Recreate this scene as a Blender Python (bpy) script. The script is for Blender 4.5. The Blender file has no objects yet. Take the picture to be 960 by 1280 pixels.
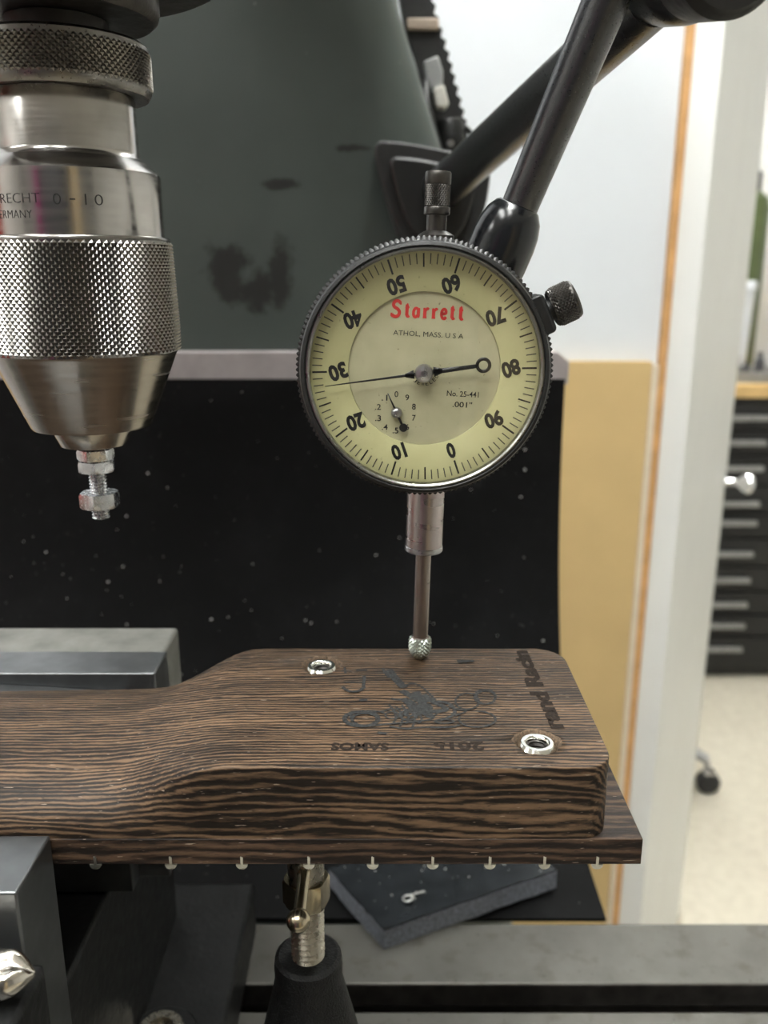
import bpy, bmesh, math, random
from mathutils import Vector, Matrix
random.seed(11)
PI = math.pi
SC = bpy.context.scene
COL = SC.collection
H0 = 1270.0            # height of the eye point above the shop floor, mm; all heights below are relative to it

# ------------------------------------------------------------------ camera, exposure, world, room lamps
cam_d = bpy.data.cameras.new('camera')
cam_d.sensor_fit = 'VERTICAL'; cam_d.sensor_height = 4.89; cam_d.sensor_width = 3.67; cam_d.lens = 4.15
cam_d.clip_start = 0.01; cam_d.clip_end = 50
cam_d.dof.use_dof = True; cam_d.dof.focus_distance = 0.196; cam_d.dof.aperture_fstop = 2.3
cam = bpy.data.objects.new('camera', cam_d); COL.objects.link(cam)
cam.location = (0, 0, H0 / 1000); cam.rotation_euler = (PI / 2 - math.atan(0.278), 0, 0)
SC.camera = cam
SC.view_settings.view_transform = 'Standard'; SC.view_settings.look = 'None'
SC.view_settings.gamma = 1.0; SC.view_settings.use_curve_mapping = False
SC.view_settings.exposure = 0.28
LAMP = 17.0             # radiance of the fluorescent diffusers
w = bpy.data.worlds.new('world'); SC.world = w; w.use_nodes = True
w.node_tree.nodes['Background'].inputs[0].default_value = (0.8, 0.85, 0.9, 1)
w.node_tree.nodes['Background'].inputs[1].default_value = 0.10
# fluorescent ceiling fixtures, left-wall and far-end ones added as fill: centre x, y in mm and whether they run along y
LAMPS = [(-650, -280, 1), (-50, -330, 1), (170, 340, 1), (750, 1950, 1), (-1900, -350, 1), (650, 2560, 1)]

# ------------------------------------------------------------------ material helpers
class NT:
    def __init__(s, name):
        s.m = bpy.data.materials.new(name); s.m.use_nodes = True
        s.t = s.m.node_tree; s.n = s.t.nodes; s.b = s.n['Principled BSDF']
    def node(s, typ, **kw):
        n = s.n.new(typ)
        for k, v in kw.items():
            if k.startswith('i_'):
                key = k[2:]
                n.inputs[int(key) if key.isdigit() else key].default_value = v
            else: setattr(n, k, v)
        return n
    def link(s, a, b): s.t.links.new(a, b)
    def math(s, op, a, b=None, c=None):
        n = s.n.new('ShaderNodeMath'); n.operation = op
        for i, x in enumerate((a, b, c)):
            if x is None: continue
            if isinstance(x, (int, float)): n.inputs[i].default_value = x
            else: s.link(x, n.inputs[i])
        return n.outputs[0]
    def coords(s, scale=(1, 1, 1), loc=(0, 0, 0)):
        tc = s.node('ShaderNodeTexCoord'); mp = s.node('ShaderNodeMapping')
        mp.inputs['Scale'].default_value = scale; mp.inputs['Location'].default_value = loc
        s.link(tc.outputs['Object'], mp.inputs[0]); return mp.outputs[0]
    def noise(s, scale, detail=3, rough=.55, sc=(1, 1, 1), loc=(0, 0, 0)):
        n = s.node('ShaderNodeTexNoise'); n.inputs['Scale'].default_value = scale
        n.inputs['Detail'].default_value = detail; n.inputs['Roughness'].default_value = rough
        s.link(s.coords(sc, loc), n.inputs['Vector']); return n.outputs['Fac']
    def ramp(s, fac, stops, interp='LINEAR'):
        r = s.node('ShaderNodeValToRGB'); cr = r.color_ramp; cr.interpolation = interp
        while len(cr.elements) < len(stops): cr.elements.new(0.5)
        for e, (p, c) in zip(cr.elements, stops):
            e.position = p; e.color = (c[0], c[1], c[2], 1) if not isinstance(c, (int, float)) else (c, c, c, 1)
        s.link(fac, r.inputs[0]); return r.outputs[0]
    def mix(s, fac, a, b, blend='MIX'):
        n = s.node('ShaderNodeMix', data_type='RGBA', blend_type=blend)
        for sock, x in ((n.inputs[0], fac), (n.inputs[6], a), (n.inputs[7], b)):
            if isinstance(x, (int, float)): sock.default_value = x
            elif isinstance(x, tuple): sock.default_value = (x[0], x[1], x[2], 1)
            else: s.link(x, sock)
        return n.outputs[2]
    def bump(s, h, strength, dist):
        n = s.node('ShaderNodeBump'); n.inputs['Strength'].default_value = strength; n.inputs['Distance'].default_value = dist
        s.link(h, n.inputs['Height']); s.link(n.outputs[0], s.b.inputs['Normal'])
    def set(s, col=None, rough=None, metal=None, spec=None, coat=None):
        for k, v in (('Base Color', col), ('Roughness', rough), ('Metallic', metal), ('Specular IOR Level', spec), ('Coat Weight', coat)):
            if v is None: continue
            if isinstance(v, tuple): s.b.inputs[k].default_value = (v[0], v[1], v[2], 1)
            elif isinstance(v, (int, float)): s.b.inputs[k].default_value = v
            else: s.link(v, s.b.inputs[k])
        return s

M = {}
def simple(name, col, rough=.5, metal=0., spec=None, var=.12, scale=200., bump=0., coat=None):
    """base colour with a slight procedural mottling, roughness variation and optional fine relief"""
    t = NT(name)
    f = t.noise(scale, 4)
    lo = tuple(c * (1 - var) for c in col); hi = tuple(min(1, c * (1 + var)) for c in col)
    t.set(t.ramp(f, [(.3, lo), (.7, hi)]), None, metal, spec, coat)
    f2 = t.noise(scale * 2.3, 3, loc=(3, 1, 2))
    t.set(rough=t.ramp(f2, [(.25, max(0.02, rough * .85)), (.75, min(1, rough * 1.15))]))
    if bump: t.bump(t.noise(scale * 4, 3), .5, bump)
    M[name] = t.m; return t

def turned(name, col, rough, streak=900., amt=.25):
    """lathe-turned steel: fine rings round the z axis"""
    t = NT(name)
    f = t.noise(1, 2, sc=(60, 60, streak)); f2 = t.noise(150, 3)
    c = t.ramp(f, [(.3, tuple(k * (1 - amt) for k in col)), (.7, tuple(min(1, k * (1 + amt * .5)) for k in col))])
    c = t.mix(.25, c, t.ramp(f2, [(.35, tuple(k * .6 for k in col)), (.65, col)]))
    t.set(c, t.ramp(f, [(.3, rough * .75), (.7, rough * 1.3)]), 1.0)
    M[name] = t.m; return t

turned('chuck_steel', (.45, .43, .41), .19, 700, .12)
turned('chuck_cone_steel', (.31, .285, .255), .22, 700, .10)
simple('knurl_steel', (.22, .21, .20), .22, 1.0, scale=600)
simple('ring_knurl_steel', (.20, .19, .175), .30, 1.0, scale=600)
simple('zinc_steel', (.60, .61, .63), .26, 1.0, scale=500)
simple('tip_steel', (.46, .50, .45), .32, 1.0, scale=500)
turned('stem_steel', (.43, .38, .37), .30, 300, .05)
turned('rod_steel', (.30, .26, .235), .34, 300, .05)
simple('dark_knob_steel', (.085, .08, .075), .36, .9, scale=500)
simple('oily_shade_iron', (.045, .041, .037), .42, .55, scale=120, var=.4, bump=.0003)  # oily iron, also the painted shade in table slots and insert bores
simple('etched_mark', (.03, .03, .03), .5, .6)
simple('black_bezel', (.016, .016, .016), .40, .3, scale=500, bump=.0001)
simple('black_arm', (.011, .0118, .014), .30, 0, 1.0, scale=900, var=.2)
simple('black_socket', (.008, .0085, .010), .20, 0, .5, scale=60, var=.2)
simple('matte_black', (.012, .012, .012), .55, 0, scale=150, var=.3, bump=.0002)
simple('rim_steel', (.24, .24, .225), .3, 1.0, scale=300)
simple('ink_black', (.012, .012, .010), .5)
simple('ink_grey', (.075, .072, .055), .6)
simple('ink_red', (.60, .035, .030), .5)
simple('hand_black', (.012, .011, .010), .4)
simple('hub_steel', (.42, .42, .43), .30, 1.0, scale=500)
simple('fret_nickel', (.62, .62, .58), .30, 1.0, scale=500)
simple('insert_nickel', (.85, .85, .80), .10, 1.0, scale=300, var=.04)
simple('char', (.030, .031, .031), .7, 0, .15, scale=1500, var=.5, bump=.0003)
simple('faint_char', (.019, .0135, .0105), .8, 0, .12, scale=1500, var=.5)
simple('chipped_wood', (.12, .08, .05), .8, scale=1800, var=.6, bump=.0006)
simple('ground_steel', (.125, .13, .133), .34, .85, scale=90, var=.16)
simple('blued_steel', (.16, .165, .17), .33, .85, scale=90, var=.2)
simple('cast_jaw', (.20, .198, .18), .55, .35, scale=90, var=.25, bump=.0002)
simple('dark_cast', (.009, .0092, .0092), .45, 0, .28, scale=90, var=.4, bump=.0006)
simple('jack_iron', (.010, .010, .010), .42, 0, .3, scale=420, var=.5, bump=.0009)
simple('jack_screw', (.40, .37, .31), .28, 1.0, scale=300)
simple('brass_steel', (.45, .39, .28), .24, 1.0, scale=300)
simple('drill_steel', (.62, .58, .52), .16, 1.0, scale=200)
simple('plate_edge', (.145, .155, .18), .75, 0, scale=700, var=.45, bump=.0008)
simple('plate_top', (.013, .015, .017), .22, 0, .5, scale=120, var=.4)
simple('swarf', (.62, .62, .60), .35, .8, scale=900, var=.2)
simple('bar_grey', (.34, .31, .31), .5, .25, scale=60, var=.15)
simple('room_dim', (.30, .30, .29), .7, scale=4, var=.03)
simple('wall_white', (.70, .735, .775), .6, scale=6, var=.03)
simple('room_white', (.74, .74, .72), .7, scale=4, var=.03)
simple('ceiling_white', (.80, .80, .78), .8, scale=4, var=.02)
simple('kraft', (.60, .43, .20), .7, scale=12, var=.05)
simple('wood_edge', (.60, .33, .13), .6, scale=40, var=.18)
simple('pale_edge', (.70, .62, .50), .6, scale=40, var=.06)
simple('door_white', (.82, .83, .815), .45, scale=9, var=.02)
simple('chest_black', (.012, .012, .013), .42, scale=20, var=.2)
simple('handle_grey', (.36, .36, .36), .4, .7, scale=60)
simple('counter_wood', (.62, .42, .18), .5, scale=25, var=.15)
simple('knob_chrome', (.80, .80, .82), .10, 1.0, scale=30, var=.03)
simple('bottle_green', (.075, .10, .035), .4, scale=30)
simple('tub_white', (.80, .83, .88), .5, scale=30, var=.04)
simple('tray_grey', (.30, .30, .29), .5, .4, scale=30)
simple('caster_black', (.014, .014, .016), .45, scale=60)
simple('cable_black', (.012, .012, .012), .45, scale=100)
simple('connector_grey', (.34, .35, .35), .5, .3, scale=100)
simple('connector_white', (.62, .61, .56), .5, scale=100)
simple('tan_band', (.42, .34, .27), .6, scale=100)
simple('cab_red', (.34, .022, .014), .4, scale=9, var=.05)
simple('cab_magenta', (.26, .012, .13), .5, scale=9, var=.05)
simple('cab_dark', (.05, .05, .055), .5, scale=9, var=.1)
simple('cab_beige', (.52, .41, .26), .5, scale=9, var=.05)
simple('lamp_body', (.8, .8, .8), .4, scale=9, var=.03)

# lit fluorescent diffuser
t = NT('lamp_diffuser'); t.set((.9, .9, .9), .5)
t.b.inputs['Emission Color'].default_value = (.985, 1, .965, 1); t.b.inputs['Emission Strength'].default_value = LAMP
M['lamp_diffuser'] = t.m

# floor: cream vinyl with scuffs
t = NT('floor_cream'); t.set(t.mix(.5, t.ramp(t.noise(5, 5), [(.3, (.55, .505, .405)), (.7, (.64, .595, .485))]), t.ramp(t.noise(40, 4), [(.35, (.51, .465, .38)), (.6, (.63, .585, .485))])), .42)
M['floor_cream'] = t.m

# dial faces: aged cream paint with specks
def dial_mat(name, a, b, spk):
    t = NT(name)
    c = t.ramp(t.noise(90, 4), [(.3, a), (.7, b)])
    sp = t.ramp(t.noise(1100, 2, loc=(1, 2, 3)), [(.70, 0.), (.76, 1.)])
    t.set(t.mix(t.math('MULTIPLY', sp, spk), c, (.12, .10, .05)), .55); M[name] = t.m
dial_mat('dial_ring', (.515, .50, .255), (.58, .565, .31), .3)
dial_mat('dial_centre', (.40, .38, .235), (.53, .51, .335), .7)

# clear crystal: reflects by Fresnel, otherwise lets everything through
t = NT('crystal'); t.n.remove(t.b)
lw = t.node('ShaderNodeLayerWeight'); lw.inputs[0].default_value = .5
fr = t.math('MULTIPLY_ADD', t.math('POWER', lw.outputs['Facing'], 5.0), .96, .04)
tr = t.node('ShaderNodeBsdfTransparent'); gl = t.node('ShaderNodeBsdfGlossy'); gl.inputs['Roughness'].default_value = .03
mx = t.node('ShaderNodeMixShader'); t.link(fr, mx.inputs[0]); t.link(tr.outputs[0], mx.inputs[1]); t.link(gl.outputs[0], mx.inputs[2])
t.link(mx.outputs[0], t.n['Material Output'].inputs[0]); M['crystal'] = t.m

# wenge: dark and tan layers running along x, with fine pores
def wenge(name, dark, tan, yper, zper, dist):
    t = NT(name)
    tc = t.node('ShaderNodeTexCoord'); sx = t.node('ShaderNodeSeparateXYZ'); t.link(tc.outputs['Object'], sx.inputs[0])
    lo = t.noise(1, 3, .5, sc=(20, 95, 95)); mid = t.noise(1, 4, .65, sc=(95, 420, 420)); fine = t.noise(1, 4, .65, sc=(120, 1700, 1700), loc=(2, 7, 1))
    ph = t.math('ADD', t.math('MULTIPLY', sx.outputs[1], 2 * PI / yper), t.math('MULTIPLY', sx.outputs[2], 2 * PI / zper))
    ph = t.math('ADD', ph, t.math('MULTIPLY', lo, dist)); ph = t.math('ADD', ph, t.math('MULTIPLY', mid, 8.0))
    band = t.math('MULTIPLY_ADD', t.math('SINE', ph), .5, .5)
    v = t.math('ADD', t.math('MULTIPLY', band, .42), t.math('MULTIPLY', fine, .74))
    big = t.noise(1, 2, .5, sc=(25, 160, 160), loc=(5, 5, 5))
    v = t.math('ADD', v, t.math('MULTIPLY_ADD', big, .7, -.38))
    c = t.ramp(v, [(.43, dark), (.59, tuple(d * .6 + k * .4 for d, k in zip(dark, tan))), (.77, tan), (.97, tuple(k * 1.35 for k in tan))])
    pore = t.ramp(t.noise(1, 2, .5, sc=(380, 4200, 4200), loc=(9, 4, 2)), [(.63, 0.), (.69, 1.)])
    c = t.mix(t.math('MULTIPLY', pore, .75), c, tuple(d * .55 for d in dark))
    glint = t.ramp(t.noise(1, 1, .5, sc=(330, 2600, 2600), loc=(1, 8, 6)), [(.735, 0.), (.77, 1.)])
    c = t.mix(t.math('MULTIPLY', glint, .5), c, (.45, .36, .28))
    t.set(c, t.ramp(fine, [(.3, .46), (.7, .62)]), 0, .25)
    h = t.math('SUBTRACT', v, t.math('MULTIPLY', pore, .8)); t.bump(h, .35, .00025)
    M[name] = t.m
wenge('wenge', (.0100, .0064, .0043), (.122, .075, .043), .0012, .0019, 28.)
wenge('wenge_board', (.012, .0078, .006), (.075, .045, .028), .0034, .0026, 18.)

# grey-green machine paint with two dark worn patches, small scuffs
t = NT('machine_paint')
tc = t.node('ShaderNodeTexCoord'); sx = t.node('ShaderNodeSeparateXYZ'); t.link(tc.outputs['Object'], sx.inputs[0])
nz = t.noise(70, 5, .65)
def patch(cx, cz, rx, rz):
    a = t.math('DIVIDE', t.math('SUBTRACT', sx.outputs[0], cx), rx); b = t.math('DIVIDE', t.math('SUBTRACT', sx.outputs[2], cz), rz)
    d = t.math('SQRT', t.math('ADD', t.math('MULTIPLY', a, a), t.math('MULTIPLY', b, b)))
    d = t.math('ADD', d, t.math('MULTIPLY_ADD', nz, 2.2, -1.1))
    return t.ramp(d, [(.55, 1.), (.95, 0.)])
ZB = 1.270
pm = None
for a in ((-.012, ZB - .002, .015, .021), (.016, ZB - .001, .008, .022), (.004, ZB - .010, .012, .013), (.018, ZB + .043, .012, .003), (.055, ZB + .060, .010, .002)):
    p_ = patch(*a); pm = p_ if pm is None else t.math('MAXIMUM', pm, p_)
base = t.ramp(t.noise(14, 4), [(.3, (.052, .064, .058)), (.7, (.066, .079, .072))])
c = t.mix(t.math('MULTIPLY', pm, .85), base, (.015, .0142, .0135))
spk = t.ramp(t.noise(230, 1, loc=(.3, .1, .7)), [(.79, 0.), (.83, 1.)])
c = t.mix(t.math('MULTIPLY', spk, .5), c, (.40, .40, .37))
t.set(c, .42, 0, .4); M['machine_paint'] = t.m

# black rubber way cover, dusty
t = NT('rubber')
d = t.ramp(t.noise(26, 6, .7), [(.45, (.002, .002, .0022)), (.75, (.006, .006, .0065))])
sp = t.ramp(t.noise(420, 2, .5, loc=(.2, .5, .1)), [(.70, 0.), (.78, 1.)])
t.set(t.mix(t.math('MULTIPLY', sp, .16), d, (.22, .21, .19)), .7, 0, .12); M['rubber'] = t.m

# mill table: ground cast iron with oil stains
t = NT('table_iron')
c = t.ramp(t.noise(30, 5, .6), [(.3, (.075, .072, .063)), (.7, (.115, .111, .099))])
st = t.ramp(t.noise(85, 4, .6, loc=(.4, .1, .2)), [(.54, 0.), (.68, 1.)])
c = t.mix(t.math('MULTIPLY', st, .55), c, (.055, .047, .035))
pt = t.ramp(t.noise(420, 2, .5), [(.68, 0.), (.74, 1.)])
c = t.mix(t.math('MULTIPLY', pt, .6), c, (.03, .026, .022))
t.set(c, .46, .55); M['table_iron'] = t.m

# ------------------------------------------------------------------ geometry helpers (all in mm)
def W(x, y, z): return Vector((x / 1000, y / 1000, (z + H0) / 1000))
def thing(name, label, cat, loc=(0, 0, 0), rot=(0, 0, 0), group=None):
    o = bpy.data.objects.new(name, None); COL.objects.link(o)
    o.empty_display_size = .01; o.location = W(*loc); o.rotation_euler = rot
    o['label'] = label; o['category'] = cat
    if group: o['group'] = group
    ORIG[o.name] = Vector(loc); return o
ORIG = {}
def frame(d):
    d = Vector(d).normalized(); a = Vector((0, 0, 1)) if abs(d.z) < .9 else Vector((1, 0, 0))
    u = a.cross(d).normalized(); return u, d.cross(u), d

class B:
    """collects geometry in mm and builds ONE mesh object"""
    def __init__(s): s.bm = bmesh.new()
    def v(s, p): return s.bm.verts.new(Vector(p))
    def f(s, vs):
        try: return s.bm.faces.new(vs)
        except ValueError: return None
    def box(s, x0, x1, y0, y1, z0, z1):
        v = [s.v((x, y, z)) for z in (z0, z1) for y in (y0, y1) for x in (x0, x1)]
        for q in ((0, 2, 3, 1), (4, 5, 7, 6), (0, 1, 5, 4), (1, 3, 7, 5), (3, 2, 6, 7), (2, 0, 4, 6)): s.f([v[i] for i in q])
        return s
    def lathe(s, prof, c=(0, 0, 0), d=(0, 0, 1), seg=48, closed=False, wob=None):
        u, w_, dd = frame(d); c = Vector(c); rings = []
        for r, h in prof:
            if r < 1e-6: rings.append([s.v(c + dd * h)]); continue
            ring = []
            for i in range(seg):
                a = 2 * PI * i / seg; rr = r if wob is None else r * wob(i, h)
                ring.append(s.v(c + dd * h + u * (rr * math.cos(a)) + w_ * (rr * math.sin(a))))
            rings.append(ring)
        pairs = list(zip(rings[:-1], rings[1:]))
        if closed: pairs.append((rings[-1], rings[0]))
        for A, Bq in pairs:
            for i in range(seg):
                j = (i + 1) % seg
                if len(A) == 1 and len(Bq) == 1: continue
                if len(A) == 1: s.f([A[0], Bq[j], Bq[i]][::-1])
                elif len(Bq) == 1: s.f([A[i], A[j], Bq[0]])
                else: s.f([A[i], A[j], Bq[j], Bq[i]])
        return s
    def knurl(s, c, d, r0, r1, h0, h1, n, rows, depth):
        """diamond knurl: a pyramid on every lozenge"""
        u, w_, dd = frame(d); c = Vector(c); N = 2 * n; R = 2 * rows; g = []
        for j in range(R + 1):
            t_ = j / R; h = h0 + (h1 - h0) * t_; r = (r0(t_) if callable(r0) else r0 + (r1 - r0) * t_); row = []
            for i in range(N):
                hi = (i + j) % 2 == 0 and 0 < j < R
                rr = r + (depth if hi else 0); a = 2 * PI * i / N
                row.append(s.v(c + dd * h + u * (rr * math.cos(a)) + w_ * (rr * math.sin(a))))
            g.append(row)
        for j in range(R):
            for i in range(N):
                k = (i + 1) % N; a, b, c_, d_ = g[j][i], g[j][k], g[j + 1][k], g[j + 1][i]
                if (i + j) % 2 == 0: s.f([a, b, d_]); s.f([b, c_, d_])
                else: s.f([a, b, c_]); s.f([a, c_, d_])
        return s
    def tube(s, pts, rad, seg=16, caps=True):
        pts = [Vector(p) for p in pts]; n = len(pts); rings = []; pu = None
        for i, p in enumerate(pts):
            d = (pts[min(i + 1, n - 1)] - pts[max(i - 1, 0)]).normalized()
            if pu is None: u = frame(d)[0]
            else: u = (pu - d * pu.dot(d)).normalized()
            pu = u; w_ = d.cross(u); r = rad[i] if isinstance(rad, (list, tuple)) else rad
            rings.append([s.v(p + u * (r * math.cos(2 * PI * k / seg)) + w_ * (r * math.sin(2 * PI * k / seg))) for k in range(seg)])
        for A, Bq in zip(rings[:-1], rings[1:]):
            for k in range(seg): s.f([A[k], A[(k + 1) % seg], Bq[(k + 1) % seg], Bq[k]])
        if caps: s.f(rings[0][::-1]); s.f(rings[-1])
        return s
    def prism(s, poly, lo, hi, ax='z'):
        def mk(a, b, h): return {'z': (a, b, h), 'y': (a, h, b), 'x': (h, a, b)}[ax]
        A = [s.v(mk(a, b, lo)) for a, b in poly]; Bq = [s.v(mk(a, b, hi)) for a, b in poly]; n = len(poly)
        s.f(A[::-1]); s.f(Bq)
        for i in range(n): s.f([A[i], A[(i + 1) % n], Bq[(i + 1) % n], Bq[i]])
        return s
    def loft(s, secs, caps=True, loop=True):
        R = [[s.v(p) for p in sec] for sec in secs]; n = len(R[0])
        for A, Bq in zip(R[:-1], R[1:]):
            for i in range(n if loop else n - 1): s.f([A[i], A[(i + 1) % n], Bq[(i + 1) % n], Bq[i]])
        if caps: s.f(R[0][::-1]); s.f(R[-1])
        return s
    def ribbon(s, pts, wd, fn, smooth=4, dz=0):
        """flat stroke in 2-D, fn(a, b) maps to 3-D"""
        P = [Vector((p[0], p[1])) for p in pts]
        if smooth and len(P) > 2:
            Q = []
            for i in range(len(P) - 1):
                p0, p1, p2, p3 = P[max(i - 1, 0)], P[i], P[i + 1], P[min(i + 2, len(P) - 1)]
                for k in range(smooth):
                    t_ = k / smooth
                    Q.append(.5 * ((2 * p1) + (p2 - p0) * t_ + (2 * p0 - 5 * p1 + 4 * p2 - p3) * t_ ** 2 + (3 * p1 - p0 - 3 * p2 + p3) * t_ ** 3))
            Q.append(P[-1]); P = Q
        L = []; Rr = []; n = len(P)
        for i, p in enumerate(P):
            d = P[min(i + 1, n - 1)] - P[max(i - 1, 0)]
            if d.length < 1e-9: d = Vector((1, 0))
            d.normalize(); nn = Vector((-d.y, d.x)); ww = (wd[0] + (wd[1] - wd[0]) * i / (n - 1)) if isinstance(wd, tuple) else wd
            up = Vector((0, 0, dz * i))
            L.append(s.v(Vector(fn(*(p + nn * ww / 2))) + up)); Rr.append(s.v(Vector(fn(*(p - nn * ww / 2))) + up))
        for i in range(n - 1): s.f([Rr[i], Rr[i + 1], L[i + 1], L[i]])
        return s
    def text(s, txt, h, wd, fn, bold=0., align='C'):
        V, F = text2d(txt, bold)
        xs = [p[0] for p in V]; ys = [p[1] for p in V]; x0, x1, y0, y1 = min(xs), max(xs), min(ys), max(ys)
        sy = h / (y1 - y0); sx = (wd / (x1 - x0)) if wd else sy
        ox = {'C': (x0 + x1) / 2, 'L': x0, 'R': x1}[align]; oy = (y0 + y1) / 2
        vs = [s.v(fn((p[0] - ox) * sx, (p[1] - oy) * sy)) for p in V]
        for q in F: s.f([vs[i] for i in q])
        return s
    def build(s, name, mat, parent=None, local=False, smooth=38, bevel=0, seg=2, mats=None, fix=True):
        bm = s.bm
        if fix: bmesh.ops.recalc_face_normals(bm, faces=bm.faces)
        off = Vector((0, 0, 0)) if local else None
        root = parent
        while root is not None and root.parent is not None: root = root.parent
        if not local: off = ORIG[root.name] if root is not None else None
        for v in bm.verts:
            v.co = ((v.co - off) / 1000) if off is not None else W(*v.co)
        me = bpy.data.meshes.new(name); bm.to_mesh(me); bm.free()
        me.polygons.foreach_set('use_smooth', [True] * len(me.polygons))
        if smooth: me.set_sharp_from_angle(angle=math.radians(smooth))
        me.materials.append(M[mat] if isinstance(mat, str) else mat)
        o = bpy.data.objects.new(name, me); COL.objects.link(o)
        if parent is not None: o.parent = parent
        if bevel:
            b = o.modifiers.new('bevel', 'BEVEL'); b.width = bevel / 1000; b.segments = seg; b.limit_method = 'ANGLE'; b.angle_limit = math.radians(40)
        return o

_tc = {}
def text2d(txt, bold=0.):
    key = (txt, bold)
    if key in _tc: return _tc[key]
    cu = bpy.data.curves.new('lettering', 'FONT'); cu.body = txt; cu.size = 1; cu.offset = bold; cu.resolution_u = 3; cu.fill_mode = 'FRONT'
    o = bpy.data.objects.new('lettering', cu); COL.objects.link(o)
    me = bpy.data.meshes.new_from_object(o)
    r = ([tuple(v.co) for v in me.vertices], [tuple(p.vertices) for p in me.polygons])
    bpy.data.objects.remove(o); bpy.data.curves.remove(cu); bpy.data.meshes.remove(me)
    _tc[key] = r; return r

def tag(o, label, cat, group=None):
    o['label'] = label; o['category'] = cat
    if group: o['group'] = group
    return o
def struct(o): o['kind'] = 'structure'; return o
def centred(o):
    """move a single-mesh thing's origin to the middle of its base"""
    vs = [v.co for v in o.data.vertices]
    c = Vector(((min(v.x for v in vs) + max(v.x for v in vs)) / 2, (min(v.y for v in vs) + max(v.y for v in vs)) / 2, min(v.z for v in vs)))
    for v in o.data.vertices: v.co -= c
    o.location = c; return o

# ------------------------------------------------------------------ the room
FZ = -1270; CZ = 1330
struct(B().box(-2600, 2500, -2400, 3150, FZ - 60, FZ).build('floor', 'floor_cream'))
struct(B().box(-2600, 2500, -2400, 3150, CZ, CZ + 60).build('ceiling', 'ceiling_white'))
struct(B().box(-2660, -2600, -2400, 3150, FZ, CZ).build('wall_left', 'room_white'))
struct(B().box(2500, 2560, -2400, 3150, FZ, CZ).build('wall_right', 'room_white'))
struct(B().box(-2600, 2500, -2460, -2400, FZ, CZ).build('wall_near', 'room_dim'))
struct(B().box(-2600, 2500, 3150, 3210, FZ, CZ).build('wall_far', 'room_white'))
# partition right behind the machine, its bare wood edge and the pale strip beside it
struct(B().box(-1500, 280, 900, 950, FZ, CZ).build('wall_back', 'wall_white'))
struct(B().box(280.3, 288, 893, 951, FZ, CZ).build('trim_1', 'wood_edge', bevel=1))
struct(B().box(273, 279.3, 889, 899.5, FZ, -92).build('trim_2', 'pale_edge', bevel=1.2))
# sheet of kraft board standing against the partition
pts = [(-700, FZ), (272, FZ)] + [(270 + 2 * math.cos(a), -91 + 2 * math.sin(a)) for a in [i * PI / 12 for i in range(7)]] + [(-700, -89)]
tag(centred(B().prism(pts, 888, 899, 'y').build('kraft_board', 'kraft')), 'tall tan kraft board standing against the white partition behind the dial', 'board')

# white door standing open beside the partition
dn = Vector((314, 890)); df = Vector((606, 1500)); dd_ = (df - dn).normalized(); nn_ = Vector((dd_.y, -dd_.x))
door = struct(B().prism([(289, 897), tuple(dn), tuple(df), (574, 1515)], FZ + 8, 1260, 'z').build('door_1', 'door_white', bevel=1.5))
kc = df - dd_ * 40
kn = Vector((nn_.x, nn_.y, 0))
B().lathe([(0, 0), (15, 0), (15, 2.5), (7, 4), (5.5, 16), (6.5, 22), (14, 30), (17.5, 37), (17, 43), (12, 48), (0, 50)], (kc.x, kc.y, -352), kn, 28).build('door_knob', 'knob_chrome', None)
k = bpy.data.objects['door_knob']; k.parent = door

# fluorescent ceiling fixtures
for i, (x, y, al) in enumerate(LAMPS):
    t = thing('ceiling_light', 'white fluorescent ceiling fixture ' + ('over the red cabinet', 'right above the photographer', 'over the right side of the machine', 'over the stool behind the door', 'added for side sheen along the left wall', 'added at the far end to brighten the floor')[i], 'ceiling light', (x, y, CZ), group='ceiling fluorescent fixtures')
    B().box(x - 160, x + 160, y - 620, y + 620, CZ - 40, CZ).build('housing', 'lamp_body', t)
    B().box(x - 140, x + 140, y - 600, y + 600, CZ - 62, CZ - 40.5).build('diffuser', 'lamp_diffuser', t)

# unseen cabinets added behind the camera to put coloured streaks on the chuck
def cabinet(name, label, mat, x0, x1, y0, y1, top, face):
    t = thing(name, label, 'added cabinet', ((x0 + x1) / 2, (y0 + y1) / 2, FZ))
    B().box(x0, x1, y0, y1, FZ, top).build('body', mat, t, bevel=4)
    n = 3
    for q in range(n):
        a = FZ + 60 + (top - FZ - 90) * q / n; b = FZ + 60 + (top - FZ - 90) * (q + 1) / n - 20
        if face == 'y':
            d = B().box(x0 + 20, x1 - 20, y1, y1 + 14, a, b).build('door', mat, t, bevel=3)
            B().box(x0 + 60, x0 + 75, y1 + 14.5, y1 + 40, (a + b) / 2 - 60, (a + b) / 2 + 60).build('handle', 'handle_grey', d, bevel=3)
        else:
            d = B().box(x1, x1 + 14, y0 + 20, y1 - 20, a, b).build('door', mat, t, bevel=3)
            B().box(x1 + 14.5, x1 + 40, y0 + 60, y0 + 75, (a + b) / 2 - 60, (a + b) / 2 + 60).build('handle', 'handle_grey', d, bevel=3)
    return t
cabinet('added_cabinet', 'added unseen red cabinet mirrored as the red streak on the chuck', 'cab_red', -1500, -1100, -60, 330, 330, 'x')
cabinet('added_cabinet', 'added unseen magenta cabinet mirrored as the purple streak on the chuck', 'cab_magenta', -1130, -870, -2380, -1950, 700, 'y')
cabinet('added_cabinet', 'added unseen wide dark grey cabinet mirrored as the dark band on the chuck', 'cab_dark', -860, 420, -2380, -1950, 900, 'y')
cabinet('added_cabinet', 'added unseen beige cabinet mirrored as the tan band on the chuck', 'cab_beige', 640, 1080, -2380, -1950, 700, 'y')

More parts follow.
